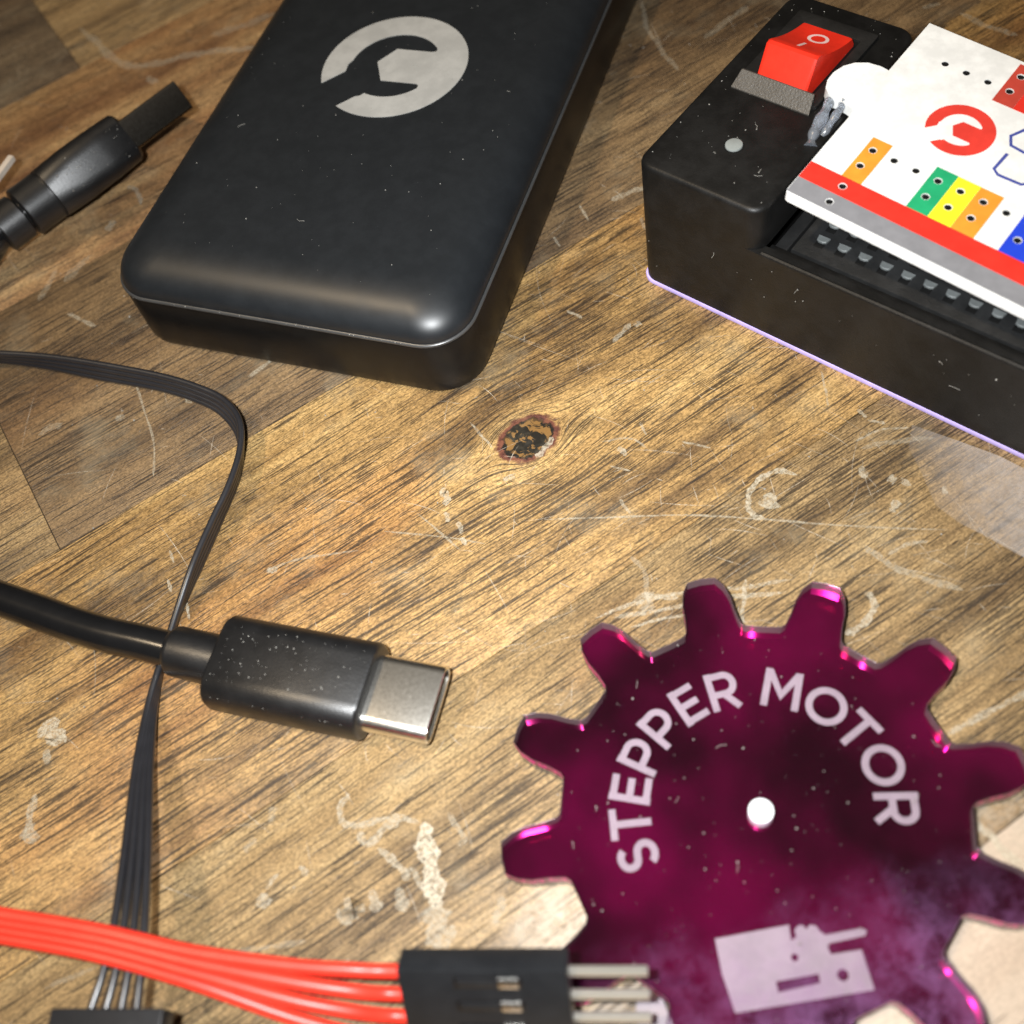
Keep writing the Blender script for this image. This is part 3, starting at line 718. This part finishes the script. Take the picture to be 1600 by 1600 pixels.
for y in (0, 6 * P_):
    make_box('pin_header', (2, 38, y - 1.25, y + 1.25, -7.4 + (0 if y else 0), -1.62), M['header'], board, .1)
for x, y in holes:
    if x < 24: make_prism('hole', circle(x, y, .405, 14), -.5, -.09, M['hole'], board)

# ------------------------------------------------------------------ acrylic gear
gear = thing('acrylic_gear', 'magenta mirror acrylic gear tag engraved with words and a motor icon', 'gear', (14.22, 26.20, 0))
ph = 84.2
out = []
for kk in range(12):
    c0 = ph - 30 * kk
    for r, d in ((18.5, 9.6), (18.9, 8.3), (20.2, 7.15), (21.9, 6.35), (23.2, 5.1), (24.15, 3.35)):
        out.append((r, c0 + d))
    out.append((24.25, c0))
    for r, d in ((24.15, -3.35), (23.2, -5.1), (21.9, -6.35), (20.2, -7.15), (18.9, -8.3), (18.5, -9.6)):
        out.append((r, c0 + d))
    out.append((18.4, c0 - 15))
gp = [(r * math.cos(math.radians(a)), r * math.sin(math.radians(a))) for r, a in out]
hole_ = circle(0, 0, 1.2, 28)
MZ = 1.55      # height of the mirror layer inside the sheet
def inset(f): return [(x * f, y * f) for x, y in gp]
def off(d):
    out_ = []
    n = len(gp)
    for i in range(n):
        a_, c_ = Vector(gp[i - 1]), Vector(gp[(i + 1) % n])
        t_ = (c_ - a_).normalized()
        out_.append((gp[i][0] + t_.y * -d * -1 * -1, gp[i][1] - t_.x * -d * -1 * -1))
    return out_
# clockwise outline: inside lies to the right of travel
g_in = off(.022)
flat_shape('plate', [off(.02), hole_[::-1]], 2.97, 3.02, M['acrylic'], gear, 0, 20)
def wall(name, lp, z0, z1, mat):
    bm = bmesh.new()
    n = len(lp)
    lo_ = [bm.verts.new((x, y, z0)) for x, y in lp]; hi_ = [bm.verts.new((x, y, z1)) for x, y in lp]
    for i in range(n): bm.faces.new((lo_[i], lo_[(i + 1) % n], hi_[(i + 1) % n], hi_[i]))
    return from_bm(name, bm, mat, gear, 40)
flat_shape('cut_edge', [gp, g_in[::-1]], .03, 2.96, M['cut_edge'], gear, 0, 40)
wall('tinted_edge', off(.03), MZ + .02, 2.93, M['tint_edge'])
flat_shape('mirror_backing', [off(.035), hole_[::-1]], MZ - .2, MZ, M['mirror'], gear, 0)
make_prism('lit_hole_plug', circle(0, 0, 1.17, 28), .02, 2.98, M['lit_hole_plug'], gear, .1)  # added white plug, stands in for the bright light in the centre hole
LK = (3 - MZ) / (CAM_H - 3)
LOW = Vector((14.22, 26.20, 0)) * LK   # the engraving lies on the mirror under the clear sheet
def low(lp): return [(x * (1 + LK) + LOW.x, y * (1 + LK) + LOW.y) for x, y in lp]
def ell(cx, cy, rx, ry, a0, a1, n=14):
    return [(cx + rx * math.cos(math.radians(a0 + (a1 - a0) * i / n)), cy + ry * math.sin(math.radians(a0 + (a1 - a0) * i / n))) for i in range(n + 1)]
LW = .66
GLYPH = {
    'S': [ell(0, 2.82, .86, .72, 22, 180, 12) + ell(0, 2.72, .86, .72, 180, 262, 6)[1:] + ell(0, 1.16, .92, .80, 80, -90, 12)[1:] + ell(0, 1.16, .95, .78, -90, -158, 6)[1:]],
    'T': [[(-1.45, 3.5), (1.45, 3.5)], [(0, 3.4), (0, 0)]],
    'E': [[(-.9, 3.9), (-.9, 0)], [(-.9, 3.5), (1.25, 3.5)], [(-.9, 1.97), (1.05, 1.97)], [(-.9, .4), (1.3, .4)]],
    'P': [[(-1.0, 3.9), (-1.0, 0)], [(-1.0, 3.5), (.3, 3.5)] + ell(.3, 2.5, .88, 1.0, 90, -90, 12)[1:] + [(-1.0, 1.5)]],
    'R': [[(-1.1, 3.9), (-1.1, 0)], [(-1.1, 3.5), (.3, 3.5)] + ell(.3, 2.55, .86, .95, 90, -90, 12)[1:] + [(-1.1, 1.6)], [(.1, 1.5), (1.2, 0)]],
    'M': [[(-1.45, 0), (-1.45, 3.9)], [(-1.4, 3.75), (0, 1.35), (1.4, 3.75)], [(1.45, 0), (1.45, 3.9)]],
    'O': [ell(0, 1.95, 1.62, 1.58, 0, 360, 30)],
}
def letter(ch, ang, r0):
    bm = bmesh.new()
    a = math.radians(ang - 90)
    for si, st_ in enumerate(GLYPH[ch]):
        P = [Vector(p) for p in st_]
        prev = None
        closed = (P[0] - P[-1]).length < .01
        for i, q in enumerate(P):
            t0_ = (q - P[i - 1]) if i else ((P[1] - P[0]) if not closed else (P[0] - P[-2]))
            t1_ = (P[i + 1] - q) if i < len(P) - 1 else ((q - P[i - 1]) if not closed else (P[1] - P[0]))
            t_ = (t0_.normalized() + t1_.normalized()).normalized()
            mit = min(1.6, 1 / max(.5, t_.dot(t1_.normalized())))
            nn_ = Vector((-t_.y, t_.x)) * LW / 2 * mit
            cur = []
            for e_ in (q + nn_, q - nn_):
                x, y = e_.x, e_.y + r0
                X, Y = x * math.cos(a) - y * math.sin(a), x * math.sin(a) + y * math.cos(a)
                cur.append(bm.verts.new((X * (1 + LK) + LOW.x, Y * (1 + LK) + LOW.y, MZ + .02 + .012 * si)))
            if prev: bm.faces.new((prev[0], prev[1], cur[1], cur[0]))
            prev = cur
    for f in list(bm.faces):
        if f.normal.z < 0: f.normal_flip()
    ex = bmesh.ops.extrude_face_region(bm, geom=bm.faces[:])
    for v in ex['geom']:
        if isinstance(v, bmesh.types.BMVert): v.co.z += .03
    return from_bm('letter', bm, M['engraved'], gear)
for ch, an in zip('STEPPERMOTOR', (183.9, 169.5, 154.2, 138.4, 121.8, 104.8, 87.4, 60.3, 39.4, 22.3, 4.0, -15.4)):
    letter(ch, an, 10.05)
ic = [(-7.68, -9.43), (-1.2, -10.02), (-1.5, -11.3), (-.95, -11.1), (-.9, -10.55), (-.5, -10.3), (-.1, -10.35), (.1, -10.75), (.5, -10.5), (.95, -10.7), (1.1, -11.2), (1.45, -11.62),
      (4.6, -11.9), (4.9, -12.2), (4.6, -12.55), (1.5, -12.35), (1.25, -12.6), (1.3, -13.2), (3.88, -13.52), (3.66, -16.75), (-8.0, -15.5), (-8.03, -12.3)]
flat_shape('motor_icon', [low(ic), low([(-3.9, -14.04), (-.25, -14.4), (-.4, -15.1), (-4.0, -14.9)])[::-1], low(circle(1.62, -15.0, .48, 14))[::-1], low(circle(-1.7, -12.65, .32, 10))[::-1]], MZ + .01, MZ + .06, M['engraved'], gear)
flat_shape('corner_icon', [low([(-15.6, -12.3), (-14.4, -11.9), (-13.5, -13.0), (-13.3, -15.2), (-15.9, -15.6), (-16.3, -13.8)])], MZ + .01, MZ + .06, M['engraved'], gear)
rg = random.Random(9)
pts = []
while len(pts) < 190:
    a, r = rg.uniform(0, 6.28), 18 * math.sqrt(rg.random())
    pts.append((r * math.cos(a), r * math.sin(a), 3.01))
dust('dust', gear, pts, M['dust'], .025, .10, 8, rg)

# ------------------------------------------------------------------ USB-C cable
UC = (-33.9, 56.7)
ca = math.radians(-28.7)
usbc = thing('usb_c_cable', 'black cable ending in a short silver tipped plug pointing towards the magenta gear', 'cable', (UC[0], UC[1], 0), ca)
def loc_pts(t, pts):
    inv = (Matrix.Translation(t.location / S) @ t.rotation_euler.to_matrix().to_4x4()).inverted()
    return [inv @ Vector(p) for p in pts]
def xsec(x, w, h, r, zc, n=7): return [(x, a, b) for a, b in rrect(-w / 2, w / 2, zc - h / 2, zc + h / 2, r, n)]
bm = bmesh.new()
ZC = 3.15
loft(bm, [xsec(0, 9.0, 4.9, 2.0, ZC), xsec(.12, 9.7, 5.6, 2.4, ZC), xsec(.45, 10.1, 6.05, 2.6, ZC), xsec(16.9, 10.1, 6.05, 2.6, ZC), xsec(17.25, 9.8, 5.75, 2.5, ZC), xsec(17.4, 9.2, 5.1, 2.2, ZC)])
from_bm('overmould', bm, M['rubber'], usbc, 40)
bm = bmesh.new()
tube(bm, [(-5.7, 0, ZC + .5), (-5.5, 0, ZC + .5), (-5.2, 0, ZC + .45), (-1, 0, ZC + .1), (.3, 0, ZC)], [2.3, 2.6, 2.7, 2.75, 2.75], 24)
from_bm('strain_relief', bm, M['rubber'], usbc, 40)
bm = bmesh.new()
oc = lambda x, d=0: xsec(x, 8.25 - 2 * d, 2.5 - 2 * d, 1.24 - d, ZC)
loft(bm, [oc(17.2), oc(24.1), oc(24.35, .08), oc(24.42, .2), oc(24.35, .34), oc(19, .34)], True, True)
sh = from_bm('metal_shell', bm, M['steel'], usbc, 40)
make_box('tongue', (19, 23.7, -3.2, 3.2, ZC - .33, ZC + .33), M['housing'], sh, .1)
bm = bmesh.new()
cp = loc_pts(usbc, catmull(CAB[:-1], 8))
cp = catmull([tuple(p) for p in cp[::6]] + [(-9.5, .1, ZC + .75), (-5.2, 0, ZC + .5), (-3, 0, ZC + .3)], 6)
tube(bm, cp, 1.95, 20)
from_bm('cable_jacket', bm, M['cable'], usbc, 60)
rg = random.Random(31)
pts = [(rg.uniform(.8, 16.8), rg.uniform(-3.2, 3.2), ZC + 3.03) for _ in range(110)]
pts += [(rg.uniform(.8, 16.8), -4.55, ZC + 1.9) for _ in range(30)]
dust('dust', usbc, pts, M['dust'], .02, .085, 0, rg)

# ------------------------------------------------------------------ USB-A cable
pA = [Vector(p) for p in UA]
ax = (pA[0] - pA[3]).normalized()
wv = (Vector((0, 0, CAM_H)) - pA[2]); wv = (wv - ax * wv.dot(ax)).normalized()
tv = wv.cross(ax)
if tv.z < 0: tv = -tv
base = pA[2]
usba = thing('usb_a_cable', 'black cable with ringed neck and dark flat plug beside the power bank', 'cable', (base.x, base.y, 0))
def fa(s, w, t): return base + ax * s + wv * (w - 6) + tv * t - Vector((base.x, base.y, 0))
def asec(s, W_, T_, r, wc=0, n=6): return [fa(s, a + wc, b) for a, b in rrect(-W_ / 2, W_ / 2, -T_ / 2, T_ / 2, r, n)]
Lb = (pA[3] - pA[2]).length
Lt = (pA[0] - pA[2]).length
bm = bmesh.new()
loft(bm, [asec(.1, 10.4, 5.6, 2.2), asec(-.1, 11.4, 6.6, 2.6), asec(-.6, 12.0, 7.2, 2.4), asec(-5, 12.2, 7.5, 2.4), asec(-Lb * .7, 12.0, 7.6, 2.6), asec(-Lb, 11.0, 7.2, 3.0)])
from_bm('overmould', bm, M['rubber'], usba, 40)
bm = bmesh.new()
loft(bm, [asec(-.5, 12, 4.3, .35, 0), asec(Lt - .1, 12, 4.3, .35, 0), asec(Lt, 11.8, 4.1, .3), asec(Lt, 11.3, 3.6, .2), asec(Lt - 6, 11.3, 3.6, .2)])
from_bm('metal_shell', bm, M['steel_dark'], usba, 30)
for s0, s1, r in ((-Lb - 4.4, -Lb + .3, 3.55), (-Lb - 8.6, -Lb - 4.7, 3.2)):
    bm = bmesh.new()
    n = 8
    tube(bm, [fa(s0, .6, 0), fa(s0 + .2, .6, 0), fa(s1 - .2, .6, 0), fa(s1, .6, 0)], [r - .3, r, r, r - .3], 24)
    from_bm('strain_relief_ring', bm, M['rubber'], usba, 40)
bm = bmesh.new()
e = fa(-Lb - 8, .6, 0)
p5 = pA[5] - Vector((base.x, base.y, 0)); p6 = pA[6] - Vector((base.x, base.y, 0))
tube(bm, catmull([fa(-Lb, .6, 0), e, e + (p5 - e) * .5 + ax * -1.2, p5 - wv * 2, p6 - wv * 2, p6 + (p6 - p5) - wv * 2], 6), 2.35, 20)
from_bm('cable_jacket', bm, M['cable'], usba, 60)
t0, t1 = [Vector(p) - Vector((base.x, base.y, 0)) for p in TIE]
bm = bmesh.new()
tube(bm, [t0, t0.lerp(t1, .5), t1], .55, 4)
from_bm('tie_tail', bm, M['tie'], usba)
rg = random.Random(41)
pts = []
for _ in range(34):
    pts.append(tuple(fa(-rg.uniform(.5, Lb), 6.28, rg.uniform(-2.5, 2.5))))
dust('dust', usba, pts, M['dust'], .03, .12, 0, rg)

# ------------------------------------------------------------------ jumper ribbons
def ribbon(t, paths, r, mat):
    for p in paths:
        bm = bmesh.new()
        tube(bm, [q - Vector((t.location / S)) for q in p], r, 10)
        from_bm('wire', bm, mat, t, 60)
A = resample(catmull(BLK1, 8), 150); B = resample(catmull(BLK4, 8), 150)
blk = thing('black_jumper_ribbon', 'black four wire jumper ribbon looping under the plug to a black connector', 'jumper wires', (BLK1[-1][0], BLK1[-1][1], 0))
ribbon(blk, [[a.lerp(b, i / 3) for a, b in zip(A, B)] for i in range(4)], .40, M['wire_black'])
h0, h1, h2, h3 = [Vector(p) for p in BLKH]
dr = (h3 - h2).normalized(); dn = Vector((dr.y, -dr.x, 0))
cen = (h0 + h1) / 2 - Vector((blk.location / S))
bm = bmesh.new()
prism(bm, rrect(-5.1, 5.1, -14, 0, .2, 2), -1.25, 1.25, .1)
bmesh.ops.transform(bm, verts=bm.verts, matrix=Matrix(((dr.x, -dn.x, 0, cen.x), (dr.y, -dn.y, 0, cen.y), (0, 0, 1, cen.z), (0, 0, 0, 1))))
from_bm('connector', bm, M['housing'], blk)

red = thing('red_jumper_ribbon', 'red four wire jumper ribbon ending in black connector with bare pins', 'jumper wires', (HSA[0][0], HSA[0][1], 0))
RD = [[Vector(p) for p in L] for L in RED]
ha = (Vector(HSA[2]) - Vector(HSA[0])).normalized()
hr = (Vector(PIN1[1]) - Vector(PIN1[0])); hr = (hr - ha * hr.dot(ha)).normalized()
hn = ha.cross(hr)
if hn.z < 0: hn = -hn
org = Vector(HSA[0]) - Vector((HSA[0][0], HSA[0][1], 0))      # first wire axis where it enters the connector
paths = []
for i, L in enumerate(RD):
    endp = Vector(HSA[0]) + hr * (2.54 * i)
    L = L[:-1] + [endp - ha * 1.5, endp + ha * 2]
    paths.append(resample(catmull(L, 8), 90))
ribbon(red, paths, .62, M['wire_red'])
hm = Matrix(((ha.x, hr.x, hn.x, org.x), (ha.y, hr.y, hn.y, org.y), (ha.z, hr.z, hn.z, org.z), (0, 0, 0, 1)))
def hbox(name, b, mat, parent=red, bevel=.08):
    bm = bmesh.new(); box(bm, *b, bevel)
    bmesh.ops.transform(bm, verts=bm.verts, matrix=hm)
    return from_bm(name, bm, mat, parent)
cn = hbox('connector', (0, 14, -1.27, 8.89, -1.27, 1.27), M['housing'], red, .12)
for i in range(4):
    y = 2.54 * i
    hbox('window', (4.6, 10.3, y - .62, y + .62, 1.2, 1.285), M['slot'], cn, .02)
    hbox('latch', (4.9, 8.2, y - .42, y + .42, 1.2, 1.34), M['housing'], cn, .08)
    ct = hbox('contact', (8.3, 10.0, y - .48, y + .48, 1.2, 1.5), M['contact'], cn, .14)
    pn = hbox('pin', (13.6, 20.4, y - .33, y + .33, -.33, .33), M['pin'], red, .12)
print('objects', len(bpy.data.objects))
